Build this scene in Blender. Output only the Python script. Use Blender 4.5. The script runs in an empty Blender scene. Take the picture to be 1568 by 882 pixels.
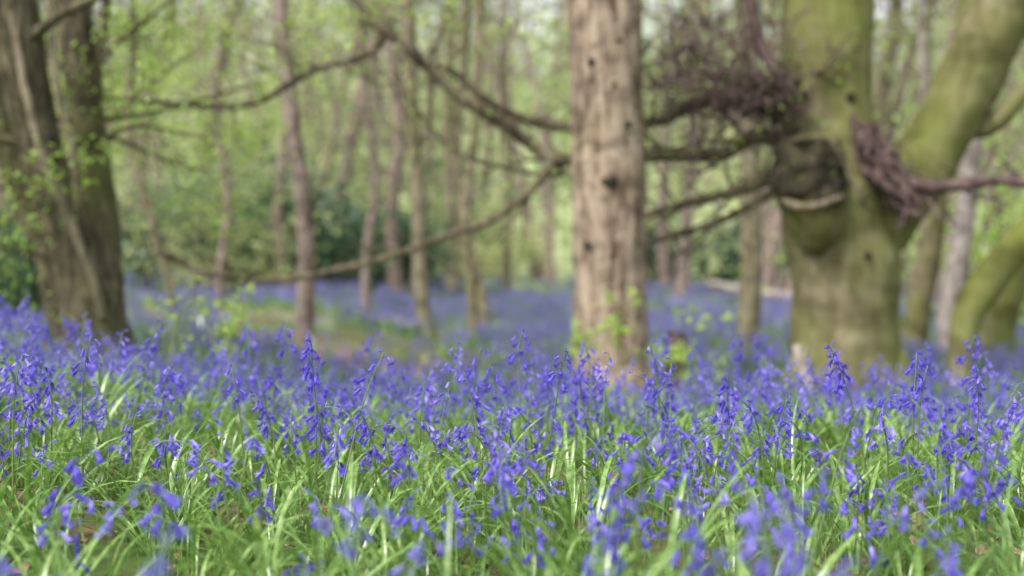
import bpy, math, random
import numpy as np
from mathutils import Vector, noise, Matrix
random.seed(11); rng = np.random.default_rng(11)
scene = bpy.context.scene
F = 2178.0      # focal length of the photograph in its own pixels (50 mm lens)
CZ = 0.62       # eye height

def S(px, py, d):
    """triangulated world position of a point of the place, d metres away"""
    return Vector(((px-784)/F*d, d, CZ-(py-400)/F*d))

def sstep(a, b, x):
    t = min(1, max(0, (x-a)/(b-a))); return t*t*(3-2*t)

def gz(x, y):
    z = -0.38*sstep(3.8, 8.5, y)+0.20*sstep(14, 46, y)
    z += 0.36*sstep(-0.6, -3.2, x)*sstep(1.8, 5.0, y) * (1-sstep(30, 45, y)*0.6)
    z -= 0.08*sstep(0.8, 2.4, x)*(1-sstep(5, 8, y))
    z += 0.035*noise.noise(Vector((x*0.9, y*0.9, 3.1)))
    z += 0.12*noise.noise(Vector((x*0.12, y*0.12, 7.7)))*sstep(10, 25, y)
    z += 17*sstep(46, 135, y) + 1.2*noise.noise(Vector((x*0.03, y*0.03, 1.7)))*sstep(50, 80, y)
    return z

def gauss(x, y, cx, cy, rx, ry):
    return math.exp(-((x-cx)/rx)**2-((y-cy)/ry)**2)
def litter(x, y):
    n = 0.75+0.6*noise.noise(Vector((x*1.1, y*0.8, 6)))
    return min(1,n*max(1.25*gauss(x, y, -1.1, 12.4, 1.3, 1.9), 1.3*gauss(x, y, -5.4, 23, 3.0, 5.0), 0.7*gauss(x, y, -5.2, 16, 1.6, 3), .8*gauss(x,y,6.0,15.5,2.2,1.3)))
def bloom(x, y):
    b = 1 - 1.0*litter(x, y) - 1.0*gauss(x, y, -2.4, 15.5, 3.0, 2.0) - 0.9*gauss(x, y, 0.2, 40, 3, 8)- 0.8*gauss(x, y, 5.5, 18, 2, 1.5)
    b *= 1-sstep(40, 54, y)
    b *= 0.66+0.75*noise.noise(Vector((x*0.35+5, y*0.22, 0)))+0.6*noise.noise(Vector((x*0.9+5, y*0.6, 4)))
    return max(0, min(1, b))

# ---------------------------------------------------------------- mesh helper
class MB:
    def __init__(s): s.v=[]; s.f=[]; s.m=[]
    def add(s, vs, fs, mat):
        o=len(s.v); s.v.extend([tuple(v) for v in vs]); s.f.extend([tuple(i+o for i in f) for f in fs]); s.m.extend([mat]*len(fs))
    def obj(s, name, mats, smooth=True, link=True, parent=None):
        me=bpy.data.meshes.new(name); me.from_pydata(s.v, [], s.f)
        for m in mats: me.materials.append(m)
        me.polygons.foreach_set("material_index", s.m)
        me.polygons.foreach_set("use_smooth", [smooth]*len(s.f)); me.update()
        ob=bpy.data.objects.new(name, me)
        if link: scene.collection.objects.link(ob)
        if parent: ob.parent=parent
        return ob

def catmull(P, R, sub):
    P=[Vector(p) for p in P]; out=[]; rr=[]; n=len(P)
    if sub<=1: return P, list(R)
    for i in range(n-1):
        p0=P[max(0,i-1)]; p1=P[i]; p2=P[i+1]; p3=P[min(n-1,i+2)]
        for k in range(sub):
            t=k/sub
            out.append(0.5*((2*p1)+(p2-p0)*t+(2*p0-5*p1+4*p2-p3)*t*t+(3*p1-p0-3*p2+p3)*t**3))
            rr.append(R[i]+(R[i+1]-R[i])*(t*t*(3-2*t)))
    out.append(P[-1]); rr.append(R[-1]); return out, rr

def tube(B, P, R, seg=8, mat=0, sub=3, rough=0.0, freq=3.0, cap=True):
    P, R = catmull(P, R, sub); n=len(P); vs=[]; up=None
    for i in range(n):
        t=(P[min(n-1,i+1)]-P[max(0,i-1)]); 
        if t.length<1e-9: t=Vector((0,0,1))
        t.normalize()
        if up is None:
            a=Vector((1,0,0)) if abs(t.x)<0.8 else Vector((0,1,0))
        else: a=up
        a=(a-t*a.dot(t)).normalized(); up=a; b=t.cross(a)
        for k in range(seg):
            th=2*math.pi*k/seg; d=a*math.cos(th)+b*math.sin(th); p=P[i]+d*R[i]
            if rough: p=P[i]+d*R[i]*(1+rough*noise.noise(p*freq)+rough*0.5*noise.noise(p*freq*3.3))
            vs.append(p)
    fs=[(i*seg+k, i*seg+(k+1)%seg, (i+1)*seg+(k+1)%seg, (i+1)*seg+k) for i in range(n-1) for k in range(seg)]
    if cap: fs.append(tuple(range((n-1)*seg, n*seg)))
    B.add(vs, fs, mat)

def leaves(B, centers, R, n, size, mat, flat=0.6):
    """n leaf-sized diamonds round every centre"""
    if not len(centers): return
    C=np.repeat(np.array([tuple(c) for c in centers]), n, axis=0); N=len(C)
    C=C+rng.normal(0, 1, (N,3))*R*np.array([1,1,flat])
    d=rng.normal(0,1,(N,3)); d/=np.linalg.norm(d,axis=1)[:,None]
    e=rng.normal(0,1,(N,3)); e=np.cross(d,e); e/=np.linalg.norm(e,axis=1)[:,None]
    s=(size*rng.uniform(0.55,1.25,N))[:,None]
    v=np.stack([C-d*s, C+e*s*0.55, C+d*s, C-e*s*0.55],axis=1).reshape(-1,3)
    o=len(B.v); B.v.extend(map(tuple, v.tolist()))
    B.f.extend([(o+4*i,o+4*i+1,o+4*i+2,o+4*i+3) for i in range(N)]); B.m.extend([mat]*N)

def rvec():
    v=Vector((random.gauss(0,1),random.gauss(0,1),random.gauss(0,1))); return v.normalized()

def grow(B, p, d, L, r, depth, tips, mat=0, upb=0.08, wig=0.25, kids=3):
    n=5; P=[p.copy()]; R=[r]; d=d.normalized()
    for i in range(n):
        d=(d+rvec()*wig+Vector((0,0,upb))).normalized()
        P.append(P[-1]+d*L/n); R.append(max(0.0025, r*(1-0.75*(i+1)/n)))
    tube(B,P,R,seg=5 if r>0.012 else 3,mat=mat,sub=2 if r>0.015 else 1,cap=False)
    tips.append(P[-1]); tips.append(P[-2])
    if depth>0:
        for k in range(kids):
            i=random.randint(1,n-1)
            dd=((P[i+1]-P[i]).normalized()+rvec()*0.9).normalized()
            grow(B,P[i],dd,L*random.uniform(0.45,0.7),R[i]*0.6,depth-1,tips,mat,upb,wig,kids)

# ---------------------------------------------------------------- materials
def newmat(name):
    m=bpy.data.materials.new(name); m.use_nodes=True; nt=m.node_tree; nt.nodes.clear()
    return m, nt, nt.nodes, nt.links
def ramp(N, stops):
    r=N.new("ShaderNodeValToRGB"); e=r.color_ramp.elements
    e[0].position=stops[0][0]; e[0].color=(*stops[0][1],1); e[1].position=stops[-1][0]; e[1].color=(*stops[-1][1],1)
    for p,c in stops[1:-1]:
        x=e.new(p); x.color=(*c,1)
    return r

def bark(name, c0, c1, c2, moss=(0.12,0.14,0.03), mossamt=0.3, scale=1.0, bump=0.6, stretch=0.18, blotch=0.6, bscale=6):
    m,nt,N,L=newmat(name)
    tc=N.new("ShaderNodeTexCoord"); mp=N.new("ShaderNodeMapping"); mp.inputs['Scale'].default_value=(1,1,stretch)
    L.new(tc.outputs['Object'],mp.inputs[0])
    n1=N.new("ShaderNodeTexNoise"); n1.inputs['Scale'].default_value=22*scale; n1.inputs['Detail'].default_value=6; n1.inputs['Roughness'].default_value=0.65
    L.new(mp.outputs[0],n1.inputs['Vector'])
    r=ramp(N,[(0.36,c0),(0.5,c1),(0.64,c2)]); L.new(n1.outputs[0],r.inputs[0])
    n2=N.new("ShaderNodeTexNoise"); n2.inputs['Scale'].default_value=1.6; n2.inputs['Detail'].default_value=5
    mp2=N.new("ShaderNodeMapping"); mp2.inputs['Scale'].default_value=(1,1,0.6); L.new(tc.outputs['Object'],mp2.inputs[0]); L.new(mp2.outputs[0],n2.inputs['Vector'])
    mr=N.new("ShaderNodeMapRange"); mr.inputs[1].default_value=0.55-mossamt*0.4; mr.inputs[2].default_value=0.85-mossamt*0.4; mr.inputs[4].default_value=min(1,mossamt*1.6)
    L.new(n2.outputs[0],mr.inputs[0])
    mx=N.new("ShaderNodeMixRGB"); mx.inputs[2].default_value=(*moss,1); L.new(mr.outputs[0],mx.inputs[0]); L.new(r.outputs[0],mx.inputs[1])
    n3=N.new("ShaderNodeTexNoise"); n3.inputs['Scale'].default_value=bscale; n3.inputs['Detail'].default_value=5
    mp3=N.new("ShaderNodeMapping"); mp3.inputs['Scale'].default_value=(1,1,1.5); mp3.inputs['Location'].default_value=(3,8,1)
    L.new(tc.outputs['Object'],mp3.inputs[0]); L.new(mp3.outputs[0],n3.inputs['Vector'])
    r3=ramp(N,[(0.36,(0.32,0.29,0.27)),(0.52,(1,1,1))]); L.new(n3.outputs[0],r3.inputs[0])
    mu=N.new("ShaderNodeMixRGB"); mu.blend_type='MULTIPLY'; mu.inputs[0].default_value=blotch; L.new(mx.outputs[0],mu.inputs[1]); L.new(r3.outputs[0],mu.inputs[2])
    b=N.new("ShaderNodeBump"); b.inputs['Strength'].default_value=bump; b.inputs['Distance'].default_value=0.03; L.new(n1.outputs[0],b.inputs['Height'])
    p=N.new("ShaderNodeBsdfPrincipled"); p.inputs['Roughness'].default_value=0.9; p.inputs['Specular IOR Level'].default_value=0.2
    L.new(mu.outputs[0],p.inputs['Base Color']); L.new(b.outputs[0],p.inputs['Normal'])
    o=N.new("ShaderNodeOutputMaterial"); L.new(p.outputs[0],o.inputs[0]); return m

def leafmat(name, cols, trans=0.45, rough=0.45, use='ISLAND', tint=None, spec=0.4, gain=1.5):
    m,nt,N,L=newmat(name)
    if use=='ISLAND':
        g=N.new("ShaderNodeNewGeometry"); src=g.outputs['Random Per Island']; pos=g.outputs['Position']
    else:
        g=N.new("ShaderNodeObjectInfo"); src=g.outputs['Random']; g2=N.new("ShaderNodeNewGeometry"); pos=g2.outputs['Position']
    n=N.new("ShaderNodeTexNoise"); n.inputs['Scale'].default_value=0.22 if use=='ISLAND' else 60; L.new(pos,n.inputs['Vector'])
    a=N.new("ShaderNodeMath"); a.operation='MULTIPLY_ADD'; a.inputs[1].default_value=0.4; L.new(src,a.inputs[0])
    b=N.new("ShaderNodeMapRange"); b.inputs[1].default_value=.3; b.inputs[2].default_value=.7; b.inputs[4].default_value=0.6; L.new(n.outputs[0],b.inputs[0]); L.new(b.outputs[0],a.inputs[2])
    r=ramp(N,cols); L.new(a.outputs[0],r.inputs[0])
    p=N.new("ShaderNodeBsdfPrincipled"); p.inputs['Roughness'].default_value=rough; p.inputs['Specular IOR Level'].default_value=spec
    t=N.new("ShaderNodeBsdfTranslucent"); mx=N.new("ShaderNodeMixShader"); mx.inputs[0].default_value=trans
    L.new(r.outputs[0],p.inputs['Base Color'])
    hs=N.new("ShaderNodeHueSaturation"); hs.inputs['Value'].default_value=gain; L.new(r.outputs[0],hs.inputs['Color']); L.new(hs.outputs[0],t.inputs[0])
    L.new(p.outputs[0],mx.inputs[1]); L.new(t.outputs[0],mx.inputs[2])
    o=N.new("ShaderNodeOutputMaterial"); L.new(mx.outputs[0],o.inputs[0]); return m

M_oak=bark("oak_bark",(0.12,0.08,0.055),(0.34,0.26,0.19),(0.48,0.39,0.30),mossamt=0.14,scale=.8,bump=1.0,blotch=.65,bscale=7)
M_beech=bark("beech_bark",(0.12,0.10,0.055),(0.19,0.165,0.095),(0.26,0.23,0.15),moss=(0.145,0.175,0.028),mossamt=0.5,scale=0.5,bump=0.3,stretch=0.4,blotch=.6,bscale=2.6)
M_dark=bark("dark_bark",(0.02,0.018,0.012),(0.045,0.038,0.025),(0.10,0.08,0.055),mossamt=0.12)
M_tangle=bark("dead_twig_bark",(0.06,0.04,0.038),(0.125,0.085,0.08),(0.22,0.155,0.14),mossamt=0.0)
M_left=bark("hornbeam_bark",(0.05,0.045,0.028),(0.105,0.09,0.055),(0.20,0.175,0.11),moss=(0.11,0.13,0.03),mossamt=0.35)
M_thin=bark("sapling_bark",(0.14,0.105,0.09),(0.26,0.20,0.17),(0.36,0.29,0.25),mossamt=0.15)
M_pale=bark("pale_bark",(0.20,0.165,0.15),(0.36,0.31,0.28),(0.50,0.44,0.41),mossamt=0.05)
M_branch=bark("branch_bark",(0.09,0.07,0.05),(0.175,0.14,0.10),(0.30,0.25,0.185),mossamt=0.3)
M_mid=bark("ash_bark",(0.12,0.10,0.065),(0.24,0.20,0.135),(0.34,0.295,0.21),mossamt=0.3)
M_leafY=leafmat("spring_leaf",[(0.15,(0.19,0.31,0.06)),(0.5,(0.34,0.47,0.10)),(0.85,(0.49,0.60,0.19))],0.5)
M_leafF=leafmat("hazed_woodland_leaf",[(0.12,(0.11,0.165,0.075)),(0.35,(0.24,0.30,0.13)),(0.58,(0.40,0.45,0.21)),(0.85,(0.58,0.57,0.36))],0.5)  # background leaves kept pale: haze painted into the colour, no volume
M_holly=leafmat("holly_leaf",[(0.15,(0.025,0.06,0.03)),(0.5,(0.055,0.115,0.055)),(0.85,(0.14,0.22,0.10))],0.2,0.4)
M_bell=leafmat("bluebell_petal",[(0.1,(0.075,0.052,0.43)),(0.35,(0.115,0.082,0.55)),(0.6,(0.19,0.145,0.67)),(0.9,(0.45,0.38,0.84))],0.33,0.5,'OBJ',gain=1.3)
M_bellfar=leafmat("hazed_bluebell_petal",[(0.1,(0.16,0.13,0.48)),(0.5,(0.245,0.205,0.59)),(0.9,(0.36,0.32,0.69))],0.35,0.6,'OBJ',gain=1.2)  # paler than the near petals, distance haze put into the colour
M_stem=leafmat("bluebell_stem",[(0.1,(0.09,0.15,0.045)),(0.9,(0.20,0.29,0.09))],0.2,0.4,'OBJ')
M_strap=leafmat("bluebell_leaf",[(0.1,(0.07,0.155,0.03)),(0.45,(0.15,0.285,0.05)),(0.9,(0.36,0.50,0.16))],0.32,0.25,'OBJ',spec=0.8)
M_dryleaf=leafmat("dry_leaf",[(0.1,(0.12,0.065,0.04)),(0.5,(0.28,0.16,0.10)),(0.9,(0.48,0.33,0.24))],0.1,0.7,'OBJ')

# ---------------------------------------------------------------- ground
def build_ground():
    ys=[-40,-20,-10,-5,-2]+list(np.arange(-1,12,0.15))+list(np.arange(12,30,0.4))+list(np.arange(30,140,2.0))+[150,170,200,260,340,450]
    u=np.linspace(-1,1,201); xs=np.sign(u)*(np.abs(u)*12+ 230*np.abs(u)**5)
    V=[];A=[];Bm=[]
    for y in ys:
        for x in xs:
            V.append((x,y,gz(x,y))); A.append(litter(x,y)); Bm.append(bloom(x,y)*sstep(9,20,y))
    nx=len(xs); Fs=[(j*nx+i,j*nx+i+1,(j+1)*nx+i+1,(j+1)*nx+i) for j in range(len(ys)-1) for i in range(nx-1)]
    me=bpy.data.meshes.new("ground"); me.from_pydata(V,[],Fs)
    for nm,ar in (("litter",A),("bloom",Bm)):
        at=me.attributes.new(nm,'FLOAT','POINT'); at.data.foreach_set("value",ar)
    me.polygons.foreach_set("use_smooth",[True]*len(Fs))
    m,nt,N,L=newmat("woodland_floor")
    g=N.new("ShaderNodeNewGeometry")
    n1=N.new("ShaderNodeTexNoise"); n1.inputs['Scale'].default_value=9; n1.inputs['Detail'].default_value=8; n1.inputs['Roughness'].default_value=0.7; L.new(g.outputs['Position'],n1.inputs['Vector'])
    soil=ramp(N,[(0.3,(0.05,0.033,0.02)),(0.5,(0.13,0.085,0.05)),(0.7,(0.27,0.19,0.12))]); L.new(n1.outputs[0],soil.inputs[0])
    n2=N.new("ShaderNodeTexNoise"); n2.inputs['Scale'].default_value=1.3; n2.inputs['Detail'].default_value=7; L.new(g.outputs['Position'],n2.inputs['Vector'])
    gm=ramp(N,[(0.36,(0,0,0)),(0.55,(1,1,1))]); L.new(n2.outputs[0],gm.inputs[0])
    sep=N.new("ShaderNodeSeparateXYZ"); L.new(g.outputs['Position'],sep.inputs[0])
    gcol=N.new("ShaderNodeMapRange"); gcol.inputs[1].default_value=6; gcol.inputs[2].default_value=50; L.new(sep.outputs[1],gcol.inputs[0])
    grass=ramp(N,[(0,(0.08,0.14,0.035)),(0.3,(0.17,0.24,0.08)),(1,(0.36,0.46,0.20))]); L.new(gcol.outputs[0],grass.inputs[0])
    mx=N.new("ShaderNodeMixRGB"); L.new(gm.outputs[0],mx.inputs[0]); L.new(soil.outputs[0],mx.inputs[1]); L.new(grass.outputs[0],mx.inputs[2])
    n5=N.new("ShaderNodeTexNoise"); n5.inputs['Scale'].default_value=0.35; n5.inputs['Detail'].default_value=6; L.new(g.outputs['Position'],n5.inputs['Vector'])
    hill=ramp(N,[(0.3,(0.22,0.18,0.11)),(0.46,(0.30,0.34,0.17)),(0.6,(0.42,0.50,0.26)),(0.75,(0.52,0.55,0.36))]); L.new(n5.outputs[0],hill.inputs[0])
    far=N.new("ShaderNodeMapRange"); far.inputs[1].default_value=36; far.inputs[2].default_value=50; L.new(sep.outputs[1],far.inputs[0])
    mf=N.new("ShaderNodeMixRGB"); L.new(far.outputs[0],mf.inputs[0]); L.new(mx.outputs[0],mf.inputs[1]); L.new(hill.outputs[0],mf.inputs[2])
    al=N.new("ShaderNodeAttribute"); al.attribute_name="litter"
    lc=ramp(N,[(0.3,(0.34,0.19,0.135)),(0.5,(0.52,0.33,0.245)),(0.7,(0.66,0.48,0.38))]); L.new(n1.outputs[0],lc.inputs[0])
    ml=N.new("ShaderNodeMixRGB"); L.new(al.outputs['Fac'],ml.inputs[0]); L.new(mf.outputs[0],ml.inputs[1]); L.new(lc.outputs[0],ml.inputs[2])
    ab=N.new("ShaderNodeAttribute"); ab.attribute_name="bloom"
    bm=N.new("ShaderNodeMath"); bm.operation='MULTIPLY'; bm.inputs[1].default_value=0.6; L.new(ab.outputs['Fac'],bm.inputs[0])
    mb=N.new("ShaderNodeMixRGB"); mb.inputs[2].default_value=(0.31,0.27,0.58,1); L.new(bm.outputs[0],mb.inputs[0]); L.new(ml.outputs[0],mb.inputs[1])  # far flower tint, paled to paint in the haze
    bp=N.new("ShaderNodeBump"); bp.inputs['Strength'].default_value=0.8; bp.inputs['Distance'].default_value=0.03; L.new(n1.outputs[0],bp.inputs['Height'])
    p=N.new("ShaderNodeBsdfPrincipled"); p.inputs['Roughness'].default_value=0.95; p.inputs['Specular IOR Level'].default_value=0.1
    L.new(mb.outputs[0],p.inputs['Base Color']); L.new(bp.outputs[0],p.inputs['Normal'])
    o=N.new("ShaderNodeOutputMaterial"); L.new(p.outputs[0],o.inputs[0])
    me.materials.append(m); ob=bpy.data.objects.new("ground",me); scene.collection.objects.link(ob)
build_ground()

# ---------------------------------------------------------------- scattering
def scatter(name, pts, rots, scls, idx, sources):
    col=bpy.data.collections.new(name+"_source")
    for s in sources: col.objects.link(s)
    me=bpy.data.meshes.new(name); me.from_pydata(pts,[],[])
    a=me.attributes.new("rot",'FLOAT_VECTOR','POINT'); a.data.foreach_set("vector",np.array(rots,dtype=np.float32).ravel())
    a=me.attributes.new("scl",'FLOAT','POINT'); a.data.foreach_set("value",np.array(scls,dtype=np.float32))
    a=me.attributes.new("idx",'INT','POINT'); a.data.foreach_set("value",np.array(idx,dtype=np.int32))
    ob=bpy.data.objects.new(name,me); scene.collection.objects.link(ob)
    ng=bpy.data.node_groups.new(name+"_gn",'GeometryNodeTree')
    ng.interface.new_socket("Geometry",in_out='INPUT',socket_type='NodeSocketGeometry')
    ng.interface.new_socket("Geometry",in_out='OUTPUT',socket_type='NodeSocketGeometry')
    N=ng.nodes; L=ng.links; gi=N.new("NodeGroupInput"); go=N.new("NodeGroupOutput")
    ip=N.new("GeometryNodeInstanceOnPoints"); ci=N.new("GeometryNodeCollectionInfo"); ci.inputs[0].default_value=col
    ci.inputs['Separate Children'].default_value=True; ci.inputs['Reset Children'].default_value=True
    def na(t,n):
        x=N.new("GeometryNodeInputNamedAttribute"); x.data_type=t; x.inputs[0].default_value=n; return x.outputs[0]
    e=N.new("FunctionNodeEulerToRotation"); L.new(na('FLOAT_VECTOR','rot'),e.inputs[0])
    L.new(gi.outputs[0],ip.inputs['Points']); L.new(ci.outputs[0],ip.inputs['Instance']); ip.inputs['Pick Instance'].default_value=True
    L.new(na('INT','idx'),ip.inputs['Instance Index']); L.new(e.outputs[0],ip.inputs['Rotation']); L.new(na('FLOAT','scl'),ip.inputs['Scale'])
    L.new(ip.outputs[0],go.inputs[0])
    md=ob.modifiers.new("scatter",'NODES'); md.node_group=ng
    return ob

# bluebell ---------------------------------------------------------
def bell(B, p, axis, s, bud=False):
    axis=axis.normalized(); a=axis.orthogonal().normalized(); b=axis.cross(a); ph=random.uniform(0,6.28)
    prof=[(0,0.0012),(0.0025,0.0028),(0.012,0.0031)] if not bud else [(0,0.001),(0.003,0.0022),(0.009,0.002),(0.012,0.0004)]
    vs=[]; fs=[]
    for t,r in prof:
        for k in range(6):
            th=ph+k*math.pi/3; vs.append(p+axis*t*s+(a*math.cos(th)+b*math.sin(th))*r*s)
    for i in range(len(prof)-1):
        for k in range(6): fs.append((i*6+k,i*6+(k+1)%6,(i+1)*6+(k+1)%6,(i+1)*6+k))
    if not bud:
        o=12
        for k in range(6):
            th=ph+(k+0.5)*math.pi/3; rad=a*math.cos(th)+b*math.sin(th); tan=-a*math.sin(th)+b*math.cos(th)
            j=len(vs)
            vs+= [p+(axis*0.0165+rad*0.0056-tan*0.0016)*s, p+(axis*0.0165+rad*0.0056+tan*0.0016)*s,
                  p+(axis*0.0145+rad*0.0105)*s]
            fs+= [(o+k,o+(k+1)%6,j+1,j),(j,j+1,j+2)]
    B.add(vs,fs,1)

def make_bluebell(i):
    B=MB(); h=random.uniform(0.23,0.38); lean=random.uniform(0,0.07); nod=random.choice([.1,.25,.5,.8,1.3])
    if i<2: h=.40; nod=.12; lean=.01
    if i==2: h=.36; nod=1.5
    P=[];n=9
    p=Vector((0,0,-0.02)); P.append(p.copy())
    for k in range(n):
        t=(k+1)/n
        ang=lean*2+ (max(0,t-0.62)/0.38)**1.5*nod*1.9
        p=p+Vector((math.sin(ang),random.uniform(-.08,.08),math.cos(ang)))*(h/n); P.append(p.copy())
    R=[0.0026-0.0014*k/n for k in range(n+1)]
    tube(B,P,R,seg=5,mat=0,sub=2)
    C,_=catmull(P,R,8); m=len(C)
    nb=random.randint(6,13); side=random.choice([1.0,1.8,3.1,3.1]); t0=1-random.uniform(.065,.12)/h
    for k in range(nb):
        t=t0+(0.995-t0)*(k/(nb-1)); c=C[int(t*(m-1))]
        az=random.uniform(-side,side); out=Vector((math.cos(az),math.sin(az),0))
        young=(k/(nb-1)); pl=random.uniform(.010,.021)*(1-0.6*young)
        e=c+out*pl+Vector((0,0,0.004))
        tube(B,[c,c+out*pl*0.5+Vector((0,0,0.005)),e],[0.0008,0.0008,0.0008],seg=3,mat=1,sub=1,cap=False)
        ax=out*random.uniform(0.3,1.5)+Vector((0,0,-1)) if young<0.85 else out*0.9+Vector((0,0,random.uniform(-.4,.6)))
        bell(B,e,ax,random.uniform(1.0,1.25)*(1-0.25*young),bud=young>0.86)
        w=Vector((-out.y,out.x,0))*0.0012
        B.add([c-w,c+w,c+out*0.008+Vector((0,0,0.012))],[(0,1,2)],1)
    return B.obj("bluebell_var_%02d"%i,[M_stem,M_bell],smooth=True,link=False)

def make_strap(i):
    B=MB()
    for q in range(random.randint(5,8)):
        az=random.uniform(0,6.28); out=Vector((math.cos(az),math.sin(az),0)); sd=Vector((-out.y,out.x,0))
        Lf=random.uniform(0.16,0.34); w=random.uniform(0.003,0.0058); a0=random.uniform(0.2,0.8); bend=random.uniform(0.7,2.0); n=8
        p=out*0.008+Vector((0,0,-0.01)); vs=[]; tw=random.uniform(-.5,.5)
        for k in range(n+1):
            t=k/n; an=min(a0+bend*t*t,1.8); ww=w*(0.6+1.6*t*(1-t)+0.3*(1-t))*(1 if k<n else 0.08)
            nrm=out*(-math.cos(an))+Vector((0,0,math.sin(an))); s=sd+out*tw*t*0.5
            vs+=[p-s*ww+nrm*ww*0.35,p.copy(),p+s*ww+nrm*ww*0.35]
            p=p+(out*math.sin(an)+Vector((0,0,math.cos(an))))*Lf/n
        fs=[]
        for k in range(n):
            for j in (0,1): fs.append((k*3+j,k*3+j+1,k*3+j+4,k*3+j+3))
        B.add(vs,fs,0)
    return B.obj("leaf_var_%02d"%i,[M_strap],link=False)

def make_grass(i):
    B=MB()
    for q in range(14):
        az=random.uniform(0,6.28); out=Vector((math.cos(az),math.sin(az),0)); sd=Vector((-out.y,out.x,0))
        Lf=random.uniform(0.10,0.24); w=random.uniform(0.001,0.0022); bend=random.uniform(0.2,1.5); n=5
        p=Vector((random.gauss(0,.025),random.gauss(0,.025),-0.01)); vs=[]
        for k in range(n+1):
            t=k/n; an=0.1+bend*t*t; ww=w*(1-t*0.9); vs+=[p-sd*ww,p+sd*ww]
            p=p+(out*math.sin(an)+Vector((0,0,math.cos(an))))*Lf/n
        B.add(vs,[(k*2,k*2+1,k*2+3,k*2+2) for k in range(n)],0)
    return B.obj("grass_var_%02d"%i,[M_strap],link=False)

def make_far(i):
    B=MB()
    for q in range(6):
        x=random.gauss(0,.10); y=random.gauss(0,.10); h=random.uniform(.18,.29)
        tube(B,[Vector((x,y,0)),Vector((x,y,h))],[.003,.002],seg=3,mat=0,sub=1,cap=False)
        for k in range(7):
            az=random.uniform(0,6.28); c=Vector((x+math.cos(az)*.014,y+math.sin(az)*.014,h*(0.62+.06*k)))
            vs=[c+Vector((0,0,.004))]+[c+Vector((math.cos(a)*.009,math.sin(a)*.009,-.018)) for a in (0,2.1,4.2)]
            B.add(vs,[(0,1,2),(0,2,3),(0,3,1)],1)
    for q in range(12):
        az=random.uniform(0,6.28); o=Vector((math.cos(az),math.sin(az),0)); s=Vector((-o.y,o.x,0))*.009; x=Vector((random.gauss(0,.09),random.gauss(0,.09),0))
        B.add([x-s,x+s,x+o*.06+s+Vector((0,0,.15)),x+o*.06-s+Vector((0,0,.15)),x+o*.17+Vector((0,0,.14))],[(0,1,2,3),(3,2,4)],2)
    return B.obj("far_var_%02d"%i,[M_stem,M_bellfar,M_strap],link=False,smooth=False)

def place(count, y0, y1, dens, marg=1.3, halfw=0.40, smin=.8, smax=1.15, tilt=.12, nvar=8):
    pts=[];rots=[];sc=[];ix=[]
    tries=0
    tot=halfw*y1+marg
    while len(pts)<count and tries<count*60:
        tries+=1
        y=random.uniform(y0,y1); x=random.uniform(-tot,tot)
        if abs(x)>halfw*y+marg: continue
        if random.random()>dens(x,y): continue
        pts.append((x,y,gz(x,y))); rots.append((random.gauss(0,tilt),random.gauss(0,tilt),random.uniform(0,6.283)))
        sc.append(random.uniform(smin,smax)); ix.append(random.randrange(nvar))
    return pts,rots,sc,ix

def dn_flower(x,y):
    c=noise.noise(Vector((x*1.7,y*1.7,9)))*0.8+0.58+0.6*noise.noise(Vector((x*5,y*5,2)))
    f=(0.60+0.40*sstep(2.4,4.0,y))*(1-.35*sstep(6,9,y))
    return max(0.05,min(1,c))*f
def dn_leaf(x,y): return min(1,0.75+0.5*noise.noise(Vector((x*2.2,y*2.2,4))))*(1 if y<5 else .6)

fl=place(3750,0.9,10.3,dn_flower,nvar=18,smin=.72,smax=1.22,tilt=.12)
fl=[fl[0],fl[1],[s*(1-.2*sstep(5,8,p[1])) for s,p in zip(fl[2],fl[0])],fl[3]]
for x,y,s,i in ((-.41,3.0,1.2,0),(-.10,3.6,1.1,1),(-.17,3.9,1.1,0),(.21,3.8,1.12,0),(-.22,3.0,1.08,2),(-1.0,3.3,1.15,1),(-1.02,2.9,1.1,0),(.45,2.9,1.0,0),(.83,2.9,1.05,1),(.9,3.2,1.1,0),
                (-.21,1.75,.95,3),(-.25,1.65,.98,4),(-.19,1.7,.9,1),(.02,1.6,.9,5),(-.45,1.8,.9,6),(.5,1.7,.95,7),(.55,1.8,.9,8),(.1,1.5,.82,4),(-.5,1.6,.85,5)):
    fl[0].append((x,y,gz(x,y))); fl[1].append((.03,-.02,2.9 if i==2 else 1.0+x*7)); fl[2].append(s); fl[3].append(i)
scatter("bluebells",*fl,[make_bluebell(i) for i in range(18)])
scatter("bluebell_leaves",*place(3000,0.8,10.3,dn_leaf,smin=.65,smax=1.1),[make_strap(i) for i in range(8)])
scatter("grass",*place(900,0.8,10.3,lambda x,y:1 if y<6 else .5,smin=.7,smax=1.1),[make_grass(i) for i in range(8)])
scatter("distant_bluebells",*place(8000,9.4,50,lambda x,y:(bloom(x,y)+.02)*(1 if y<25 else .6),marg=3,halfw=.45,smin=.85,smax=1.15,nvar=6),[make_far(i) for i in range(6)])

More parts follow.
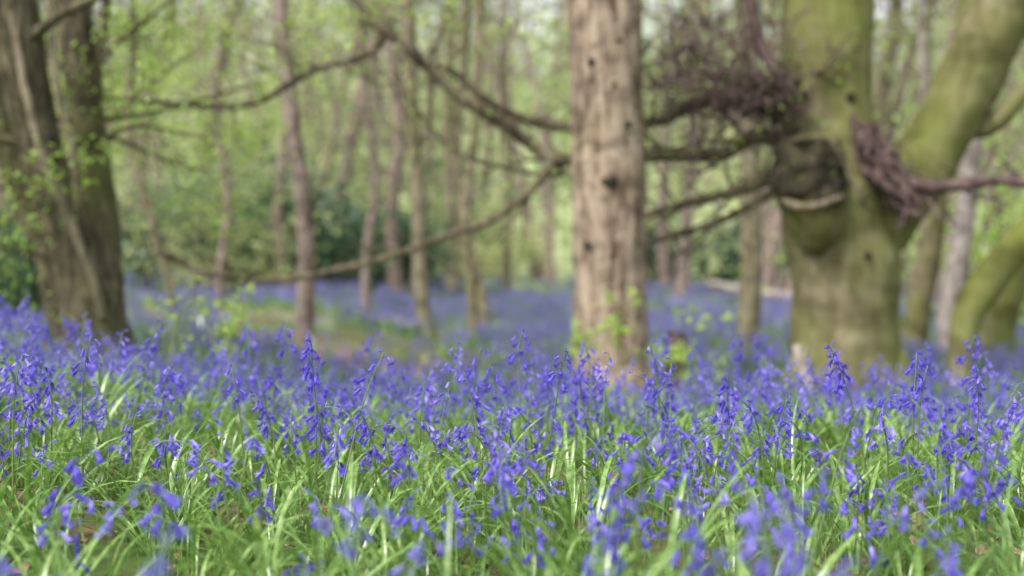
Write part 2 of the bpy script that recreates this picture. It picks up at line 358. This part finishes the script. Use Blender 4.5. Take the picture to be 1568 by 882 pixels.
# dry leaf litter
def make_dry(i):
    B=MB(); a=random.uniform(.012,.024); vs=[Vector((math.cos(t)*a*random.uniform(1.1,1.7),math.sin(t)*a*random.uniform(.6,1),random.uniform(-.004,.016))) for t in np.linspace(0,6.283,9)[:-1]]
    vs.append(Vector((0,0,0.002))); B.add(vs,[(k,(k+1)%8,8) for k in range(8)],0)
    return B.obj("dry_var_%02d"%i,[M_dryleaf],link=False,smooth=False)
pts,r,s,ix=place(2600,0.9,9,lambda x,y:.6+.5*noise.noise(Vector((x*1.2,y*1.2,1))),nvar=5,tilt=.5)
p2=place(4000,9,28,lambda x,y:litter(x,y),smin=1,smax=2,nvar=5)
pts=[(a,b,c+.006) for a,b,c in pts+p2[0]]
scatter("leaf_litter",pts,r+p2[1],s+p2[2],ix+p2[3],[make_dry(i) for i in range(5)])

# ---------------------------------------------------------------- trees
def extend_up(P,R,H,wig=.08):
    P=list(P);R=list(R); d=(P[-1]-P[-2]).normalized()
    r0=R[-1]; z0=P[-1].z
    while P[-1].z<H:
        d=(d+rvec()*wig+Vector((0,0,.10))).normalized(); P.append(P[-1]+d*1.1); R.append(max(.02,r0*(1-0.8*(P[-1].z-z0)/(H-z0+1))))
    return P,R
def trunk(B,path,H,seg=12,rough=.1,freq=3,sub=4,mat=0):
    P=[S(*q[:3]) for q in path]; R=[q[3] for q in path]
    P[0].z=min(P[0].z,gz(P[0].x,P[0].y)-.05) 
    P,R=extend_up(P,R,H); tube(B,P,R,seg=seg,mat=mat,sub=sub,rough=rough,freq=freq); return P,R
def crown(B,P,R,n,zmin,L,tips,mat=0,depth=2,kids=3,upb=.06):
    C,RR=catmull(P,R,6); idx=[i for i,c in enumerate(C) if c.z>zmin]
    for k in range(n):
        i=random.choice(idx); az=random.uniform(0,6.28)
        d=Vector((math.cos(az),math.sin(az),random.uniform(0,.7)))
        grow(B,C[i],d,L*random.uniform(.6,1.2),max(.008,RR[i]*.28),depth,tips,mat,upb,.22,kids)
def pbranch(B,pts,r0,r1,mat=0,seg=8,tips=None,kids=0,kL=.8,sh=0):
    P=[S(*q)+Vector((0,sh,0)) for q in pts]; n=len(P); R=[r0+(r1-r0)*i/(n-1) for i in range(n)]
    tube(B,P,R,seg=seg,mat=mat,sub=5,rough=.18,freq=7)
    C,RR=catmull(P,R,5)
    for k in range(kids):
        i=random.randrange(2,len(C)-1); d=(C[i]-C[i-1]).normalized()*.6+rvec()
        t=[] if tips is None else tips
        grow(B,C[i],d,kL*random.uniform(.4,1),max(.004,RR[i]*.35),1,t,mat,.03,.3,2)

# central oak
B=MB(); T=[]
P,R=trunk(B,[(943,640,9.4,.30),(939,585,9.4,.262),(936,540,9.4,.245),(934,400,9.4,.236),(932,285,9.4,.248),(930,200,9.4,.236),(927,100,9.4,.24),(924,0,9.4,.25),(922,-150,9.4,.25)],11,seg=48,rough=.07,freq=7,sub=10)
crown(B,P,R,12,3.6,3.0,T,depth=2)
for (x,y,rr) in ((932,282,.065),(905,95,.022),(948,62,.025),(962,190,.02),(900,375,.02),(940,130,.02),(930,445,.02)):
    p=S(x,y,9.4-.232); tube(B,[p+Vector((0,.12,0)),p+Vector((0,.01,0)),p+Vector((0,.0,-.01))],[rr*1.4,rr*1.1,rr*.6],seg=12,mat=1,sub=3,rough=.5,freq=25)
leaves(B,T,.25,5,.04,2)
B.obj("oak_tree",[M_oak,M_dark,M_leafY])

# right beech
B=MB(); T=[]
P,R=trunk(B,[(1302,650,10,.50),(1300,595,10,.43),(1297,535,10,.385),(1295,450,10,.37),(1292,390,10,.40),(1282,320,10,.40),(1270,250,10.05,.35),(1265,150,10.1,.315),(1264,60,10.1,.32),(1265,-60,10.1,.325),(1265,-200,10.1,.31)],12,seg=40,rough=.09,freq=2.6,sub=6)
crown(B,P,R,12,3.6,3.5,T)
P2=[S(1320,400,10),S(1350,325,10),S(1400,265,9.95),S(1440,200,9.9),S(1480,125,9.85),S(1522,35,9.8),S(1570,-60,9.7)]; R2=[.2,.27,.25,.22,.22,.24,.22]
P2,R2=extend_up(P2,R2,9); tube(B,P2,R2,seg=24,mat=0,sub=6,rough=.1,freq=3); crown(B,P2,R2,10,3.4,3,T)
pbranch(B,[(1450,190,9.9),(1490,195,9.9),(1530,180,9.8),(1590,110,9.7),(1660,20,9.6)],.09,.05)
for (x,dd) in ((1215,9.8),(1392,9.85)):
    tube(B,[S(x+(1300-x)*.35,520,dd+.1),S(x+(1300-x)*.12,590,dd),S(x,650,dd-.05)],[.08,.13,.17],seg=10,mat=0,sub=4,rough=.1)
# cut stub with dark mossy hollow rim
c=S(1238,232,9.66)
tube(B,[S(1270,390,9.84),S(1252,335,9.72),S(1242,285,9.67),c],[.14,.22,.225,.205],seg=24,mat=0,sub=6,rough=.16,freq=5)
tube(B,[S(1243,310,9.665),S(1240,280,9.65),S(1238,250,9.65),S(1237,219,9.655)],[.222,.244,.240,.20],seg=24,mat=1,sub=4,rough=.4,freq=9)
for k in range(50):
    a=random.uniform(0,6.28); rr=.2; p=c+Vector((math.cos(a)*rr,math.sin(a)*rr,random.uniform(-.25,.05)))
    grow(B,p,Vector((math.cos(a),math.sin(a),random.uniform(-.8,.8)))+rvec()*.6,random.uniform(.05,.14),.006,0,[],1,0,.6)
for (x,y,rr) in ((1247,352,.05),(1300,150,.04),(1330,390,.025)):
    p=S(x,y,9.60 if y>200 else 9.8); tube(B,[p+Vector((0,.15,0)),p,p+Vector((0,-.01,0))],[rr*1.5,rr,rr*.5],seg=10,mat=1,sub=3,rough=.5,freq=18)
# dark vine in the cleft
for k in range(24):
    o=lambda s: Vector((random.gauss(0,s),random.gauss(0,s)-.05,random.gauss(0,s)))
    Q=[S(1305,190,9.78)+o(.03),S(1325,225,9.66)+o(.05),S(1350,258,9.62)+o(.06),S(1375,285,9.6)+o(.06),S(1390,325,9.62)+o(.06)]
    tube(B,Q,[.01,.02,.022,.02,.008],seg=6,mat=2,sub=4,rough=.3,freq=14)
for k in range(80):
    p=S(random.gauss(1360,30),random.gauss(275,27),9.6); grow(B,p,rvec()+Vector((0,-.3,0)),random.uniform(.1,.3),.007,0,[],random.choice([1,2]),0,.6)
pbranch(B,[(1370,280,9.6),(1420,285,9.5),(1480,282,9.4),(1530,275,9.3),(1600,280,9.2),(1700,250,9.1)],.05,.032,2,kids=6,kL=.5)
pbranch(B,[(1190,225,9.8),(1228,213,9.40),(1265,211,9.36),(1285,235,9.34),(1300,270,9.36),(1320,310,9.4)],.018,.008,3)
pbranch(B,[(1190,300,9.8),(1215,315,9.43),(1250,315,9.38),(1290,300,9.45)],.035,.02,3)
br=[([(1215,225,9.95),(1190,212,10),(1150,210,10.1),(1110,236,10.2),(1060,238,10.3),(1000,238,10.3),(930,245,10.3),(880,245,10.3),(845,246,10.2)],.06,.045),
([(845,246,10.2),(800,212,10.2),(760,185,10.1),(720,160,10),(680,128,10),(650,100,10),(620,72,9.9),(592,50,9.9),(560,22,9.9),(535,-15,9.9),(500,-60,9.9)],.045,.03),
([(592,50,9.9),(570,78,9.9),(520,97,9.8),(480,108,9.8),(440,132,9.8),(400,155,9.7),(350,165,9.7),(280,160,9.6),(180,152,9.5),(100,150,9.5)],.032,.014),
([(845,246,10.2),(820,285,10.1),(780,320,10),(740,343,10),(690,358,9.9),(640,378,9.8),(580,398,9.7),(520,412,9.7),(460,425,9.6),(400,428,9.6),(350,424,9.5),(300,412,9.5),(240,385,9.5)],.032,.02),
([(645,98,10),(690,108,10.1),(740,150,10.1),(790,178,10.2),(840,190,10.3),(900,195,10.3),(1010,185,10.3)],.025,.042),
([(1200,265,9.9),(1150,285,10),(1100,300,10.1),(1050,312,10.2),(985,332,10.3),(930,360,10.3)],.05,.025),
([(1190,290,9.9),(1120,330,10.1),(1060,352,10.2),(1000,372,10.3)],.035,.018),
([(845,246,10.2),(860,268,10.3),(800,262,10.4),(700,235,10.5),(640,170,10.5),(600,110,10.5)],.02,.01),
([(1010,185,10.3),(1080,155,10.1),(1150,150,10),(1230,130,10)],.05,.06)]
for q,a,b in br: pbranch(B,q,a,b,3,kids=10,kL=1.0,tips=T)
pbranch(B,[(1130,-60,9.7),(1150,20,9.7),(1165,75,9.65),(1195,120,9.65),(1214,155,9.7),(1190,178,9.7)],.035,.045,2)
for k in range(200):
    p=S(random.gauss(1100,66),random.gauss(112,40),random.uniform(9.4,10.2))
    grow(B,p,rvec()+Vector((.2,0,0)),random.uniform(.15,.65),random.uniform(.005,.011),1,[],2,0,.45,2)
for k in range(130):
    p=S(random.gauss(1165,30),random.gauss(148,18),random.uniform(9.5,9.8))
    grow(B,p,rvec(),random.uniform(.1,.22),random.uniform(.012,.02),0,[],random.choice([1,2,2]),0,.6)
leaves(B,[t for t in T if t.z>1.0],.15,2,.028,4)
B.obj("beech_tree",[M_beech,M_dark,M_tangle,M_branch,M_leafY])

# left multi-stem tree
B=MB(); T=[]
st=[[(140,560,8.8,.24),(134,490,8.8,.17),(115,400,8.8,.145),(82,290,8.7,.135),(45,150,8.6,.14),(22,0,8.5,.14),(0,-150,8.4,.12)],
[(105,560,8.9,.2),(98,480,8.9,.13),(80,400,8.9,.11),(40,300,8.9,.10),(5,200,8.9,.095),(-40,60,8.8,.08)],
[(160,560,9,.22),(156,460,9,.14),(152,350,9.1,.125),(138,200,9.2,.11),(120,60,9.2,.11),(112,-120,9.2,.09)],
[(172,550,9.1,.10),(170,420,9.1,.045),(162,300,9.1,.04),(150,150,9.2,.035),(165,0,9.2,.03)]]
for q in st:
    P,R=trunk(B,q,9,seg=16,rough=.14,freq=4); crown(B,P,R,12,0.9,1.9,T,depth=2,upb=0)
pbranch(B,[(15,-30,8.4),(30,80,8.4),(60,220,8.4),(105,330,8.5),(140,420,8.6),(158,490,8.7)],.022,.028,1)
pbranch(B,[(75,-40,8.5),(85,100,8.5),(110,230,8.6),(120,330,8.6)],.024,.02,1)
pbranch(B,[(130,230,8.9),(200,195,8.8),(260,200,8.7),(330,215,8.6)],.02,.006,0,tips=T,kids=8)
pbranch(B,[(120,330,8.9),(60,310,8.8),(10,290,8.7),(-60,270,8.6)],.02,.01,0,tips=T,kids=8)
pbranch(B,[(150,100,8.9),(190,60,9),(240,20,9.2),(300,-30,9.4)],.02,.01,0,tips=T,kids=8)
pbranch(B,[(140,420,8.9),(60,390,8.7),(0,380,8.5),(-60,390,8.4)],.015,.008,0,tips=T,kids=6)
leaves(B,[t for t in T if t.z<3.5 and random.random()<.8],.11,10,.026,2)
leaves(B,[t for t in T if t.z>=3.5],.3,4,.05,2)
B.obj("hornbeam_tree",[M_left,M_mid,M_leafY])

def simple(name,paths,mat,H=8,nb=10,zmin=1.5,L=1.8,nl=5,ls=.045,lf=.6,seg=10):
    B=MB(); T=[]
    for q in paths:
        P,R=trunk(B,q,H,seg=seg,rough=.12,freq=4); crown(B,P,R,nb,zmin,L,T,depth=2)
    leaves(B,[t for t in T if random.random()<lf],.16,nl,ls,1)
    return B.obj(name,[mat,M_leafY])
simple("young_ash_tree",[[(470,575,12.3,.11),(466,530,12.3,.08),(468,430,12.3,.078),(466,330,12.3,.075),(455,240,12.3,.07),(442,120,12.3,.065),(430,20,12.3,.065),(425,-100,12.3,.06)]],M_thin,nb=12,zmin=1.8)
simple("young_ash_tree",[[(655,520,18,.13),(648,480,18,.10),(643,400,18,.09),(640,300,18,.085),(632,180,18,.08),(626,60,18,.08),(622,-100,18,.08)]],M_mid,nb=12,zmin=2)
simple("young_ash_tree",[[(742,510,18,.09),(738,460,18,.065),(720,380,18.5,.06),(700,250,19,.06),(712,80,19,.06),(715,-80,19,.06)],[(725,510,18,.09),(722,450,18,.06),(712,340,18,.065),(728,200,18,.06),(735,0,18,.06)]],M_mid,nb=8,zmin=2)
simple("young_ash_tree",[[(612,460,27,.22),(605,430,27,.16),(600,330,27,.13),(612,200,27,.12),(598,50,27,.11)]],M_thin,nb=8,zmin=2)
simple("young_ash_tree",[[(562,510,19,.08),(560,470,19,.065),(562,380,19,.06),(575,280,19,.05),(560,150,19,.05)]],M_thin,nb=8,zmin=2)
simple("young_ash_tree",[[(778,445,36,.16),(776,400,36,.12),(780,250,36,.11),(772,100,36,.11)],[(690,450,33,.17),(694,400,33,.13),(688,250,33,.12),(690,50,33,.12)]],M_mid,nb=8,zmin=2)
simple("young_ash_tree",[[(268,480,14,.055),(262,450,14,.04),(240,360,14,.045),(215,280,14,.045),(200,200,14,.04),(205,60,14,.04)]],M_mid,nb=20,zmin=1.0,L=1.5,nl=10,H=6,lf=.8)
simple("young_ash_tree",[[(340,470,19,.07),(335,430,19,.05),(350,300,19,.05),(330,150,19,.045),(345,20,19,.04)]],M_thin,nb=22,zmin=1.3,L=1.9,nl=9,H=6,lf=.8,ls=.055)
simple("young_ash_tree",[[(440,470,24,.17),(436,430,24,.11),(425,350,24,.10),(432,260,24,.08)]],M_thin,nb=8,zmin=2.2)
simple("young_beech_tree",[[(1148,540,15,.17),(1147,510,15,.125),(1150,420,15,.115),(1150,300,15,.11),(1150,180,15,.11),(1146,40,15,.10),(1150,-80,15,.1)]],M_mid,nb=10,zmin=2.4,seg=14)
simple("young_beech_tree",[[(1400,540,14.5,.2),(1402,500,14.5,.14),(1415,420,14.5,.14),(1432,330,14.5,.12),(1440,230,14.5,.1),(1470,60,14.5,.1)]],M_beech,nb=8,zmin=2.5)
simple("birch_tree",[[(1450,535,14,.16),(1455,500,14,.115),(1468,400,14,.11),(1482,290,14,.10),(1490,200,14,.09),(1500,60,14,.08)],[(1444,500,15.5,.05),(1438,440,15.5,.05),(1428,340,15.5,.045),(1420,250,15.5,.04),(1410,60,15.5,.04)]],M_pale,nb=8,zmin=2.2)
simple("leaning_beech_tree",[[(1470,620,9.8,.14),(1472,565,9.8,.10),(1480,490,9.8,.105),(1505,440,9.8,.12),(1545,390,9.8,.12),(1600,330,9.8,.12),(1680,240,9.8,.12)]],M_beech,nb=8,zmin=2.2,seg=16)
simple("leaning_beech_tree",[[(1520,545,13.5,.24),(1525,510,13.5,.18),(1542,440,13.5,.18),(1575,370,13.5,.18),(1640,260,13.5,.16)]],M_beech,nb=8,zmin=2.2,seg=16)
simple("young_beech_tree",[[(1040,455,30,.2),(1044,430,30,.15),(1052,330,30,.13),(1060,200,30,.12),(1070,50,30,.11)],[(1020,440,36,.2),(1015,330,36,.14),(1025,100,36,.12)]],M_thin,nb=8,zmin=2)
simple("young_beech_tree",[[(1330,440,30,.2),(1345,200,30,.17),(1370,20,30,.15)]],M_mid,nb=8,zmin=2)

# saplings in front
M_stem2=bark("green_twig",(0.14,0.16,0.06),(0.24,0.26,0.10),(0.32,0.34,0.14),mossamt=0)
def sapling(name,stems,lsz=.022,n=6):
    B=MB();T=[]
    for q in stems:
        P=[S(*a) for a in q]; P[0].z=gz(P[0].x,P[0].y)-.02
        nn=len(P); tube(B,P,[.007-.004*i/(nn-1) for i in range(nn)],seg=5,mat=0,sub=3)
        C,_=catmull(P,[0]*nn,6)
        for k in range(11):
            i=random.randrange(len(C)//3,len(C)); grow(B,C[i],rvec()+Vector((0,0,.3)),random.uniform(.06,.2),.0025,0,T,0,.03,.3)
    leaves(B,T,.03,n,lsz,1)
    B.obj(name,[M_stem2,M_leafY])
sapling("hawthorn_sapling",[[(960,640,8.2),(955,560,8.2),(950,500,8.2),(955,460,8.2)],[(975,640,8.2),(990,580,8.2),(1010,540,8.2),(1040,560,8.1),(1075,490,8.1),(1090,485,8.1)],[(930,640,8.2),(905,570,8.1),(880,500,8.1)],[(960,620,8.2),(1000,570,8),(1050,575,8),(1075,560,8)]])
sapling("hawthorn_sapling",[[(350,600,7),(352,540,7),(365,500,7),(380,450,7),(392,425,7)],[(345,600,7),(330,540,7),(315,490,7)],[(270,600,7),(262,530,7),(275,480,7),(300,455,7)]],n=4,lsz=.019)

def shrub(name,cx,d,w,h,mat,n,sz,dep=None):
    B=MB();T=[]; X=(cx-784)/F*d; z=gz(X,d)
    for k in range(n):
        p=Vector((X+random.uniform(-.5,.5)*w*.7,d+random.uniform(-.4,.4)*w*.7,z-.05))
        grow(B,p,Vector((random.gauss(0,.5),random.gauss(0,.4),1)),h*random.uniform(.5,.95),.02,2,T,0,.03,.25,3)
    leaves(B,T,.12*h,9,sz,1); B.obj(name,[M_dark,mat])
shrub("holly_bush",20,12,1.6,1.0,M_holly,16,.05)
shrub("holly_bush",370,27,4.6,2.2,M_holly,26,.10)
shrub("holly_bush",510,30,3.6,1.9,M_holly,20,.10)
shrub("hazel_bush",290,24,2.6,2.6,M_leafF,12,.07)
shrub("hazel_bush",560,34,4,3.4,M_leafF,14,.10)
shrub("holly_bush",1060,42,5,2.2,M_holly,14,.12)
shrub("hazel_bush",1540,19,3,2.6,M_leafY,12,.06)
shrub("hazel_bush",700,50,6,2.6,M_leafF,14,.14)

def log(name,pts,r,mat):
    B=MB(); tube(B,[S(*q) for q in pts],[r,r*1.05,r*.9][:len(pts)],seg=14,mat=0,sub=5,rough=.15,freq=5); 
    B.f.append(tuple(range(13,-1,-1))); B.m.append(0)
    B.obj(name,[mat])
log("fallen_log",[(562,496,18.6),(598,496,18.3),(636,505,18)],.10,M_pale)
log("fallen_log",[(1085,434,29),(1150,446,28.5),(1232,456,28)],.08,M_pale)
log("fallen_branch",[(1218,530,9.2),(1232,570,9.1),(1250,620,9.0)],.022,M_pale)
log("tree_stump",[(1034,630,9.6),(1034,545,9.6),(1036,508,9.6)],.07,M_tangle)

# ---------------------------------------------------------------- distant woodland mass
B=MB(); T=[]
for k in range(250):
    y=26+90*random.random()**1.1; x=random.uniform(-.52,.52)*y
    if y<46 and -0.03*y-0.6<x<0.035*y+0.8: continue
    z=gz(x,y); r=random.uniform(.04,.14)*(1+y/90); P=[Vector((x,y,z-.2))]; d=Vector((random.gauss(0,.17),0,1))
    for i in range(7): d=(d+Vector((random.gauss(0,.12),random.gauss(0,.09),.08))).normalized(); P.append(P[-1]+d*random.uniform(1.2,1.9))
    R=[r*1.3]+[r*(1-i*.1) for i in range(7)]; tube(B,P,R,seg=6,mat=random.choice([0,1,1]),sub=2,cap=False)
    tt=[]
    for q in range(10):
        i=random.randint(2,7); az=random.uniform(0,6.28)
        grow(B,P[i],Vector((math.cos(az),math.sin(az),.35)),random.uniform(1.2,3.2),.035,1,tt,random.choice([0,1]),.04,.28,3)
    T+=[t for t in tt if random.random()<.5]
leaves(B,T,.45,5,.12,2)
U=[]
for k in range(1400):
    y=random.uniform(38,125); x=random.uniform(-.5,.5)*y
    if y<54 and -0.03*y-1<x<0.035*y+1: continue
    U.append(Vector((x,y,gz(x,y)+random.random()**1.5*6+.3)))
leaves(B,U,.9,22,.22,2,flat=.8)
U=[]
for k in range(700):
    y=random.uniform(75,160); x=random.uniform(-.5,.5)*y
    U.append(Vector((x,y,gz(x,y)+random.uniform(1,6))))
leaves(B,U,1.4,24,.38,2,flat=.8)
B.obj("distant_woodland",[M_mid,M_thin,M_leafF],smooth=False)

# ---------------------------------------------------------------- light
el=math.radians(52); rot=math.radians(-140)   # sun to the left, behind the camera
w=bpy.data.worlds.new("World"); scene.world=w; w.use_nodes=True; nt=w.node_tree; nt.nodes.clear()
sk=nt.nodes.new("ShaderNodeTexSky"); sk.sky_type='NISHITA'; sk.sun_disc=False; sk.sun_elevation=el; sk.sun_rotation=rot; sk.dust_density=3; sk.air_density=1
hs=nt.nodes.new("ShaderNodeHueSaturation"); hs.inputs['Saturation'].default_value=.32; hs.inputs['Value'].default_value=2.05
bg=nt.nodes.new("ShaderNodeBackground"); bg.inputs[1].default_value=.15; o=nt.nodes.new("ShaderNodeOutputWorld")
nt.links.new(sk.outputs[0],hs.inputs['Color']); nt.links.new(hs.outputs[0],bg.inputs[0]); nt.links.new(bg.outputs[0],o.inputs[0])
ld=bpy.data.lights.new("sun",'SUN'); ld.energy=3.3; ld.angle=math.radians(14); ld.color=(1,.95,.89)
lo=bpy.data.objects.new("sun",ld); scene.collection.objects.link(lo)
sd=Vector((math.sin(rot)*math.cos(el),math.cos(rot)*math.cos(el),math.sin(el)))
lo.rotation_euler=sd.to_track_quat('Z','Y').to_euler(); lo.location=(0,0,20)

cam=bpy.data.cameras.new("camera"); co=bpy.data.objects.new("camera",cam); scene.collection.objects.link(co)
co.location=(0,0,CZ); co.rotation_euler=(math.radians(90)-math.atan(41/F),0,0)
cam.lens=50; cam.sensor_width=36; cam.clip_start=.02; cam.clip_end=1500
cam.dof.use_dof=True; cam.dof.focus_distance=3.1; cam.dof.aperture_fstop=1.8
scene.camera=co
scene.view_settings.view_transform='Standard'; scene.view_settings.look='None'; scene.view_settings.exposure=0
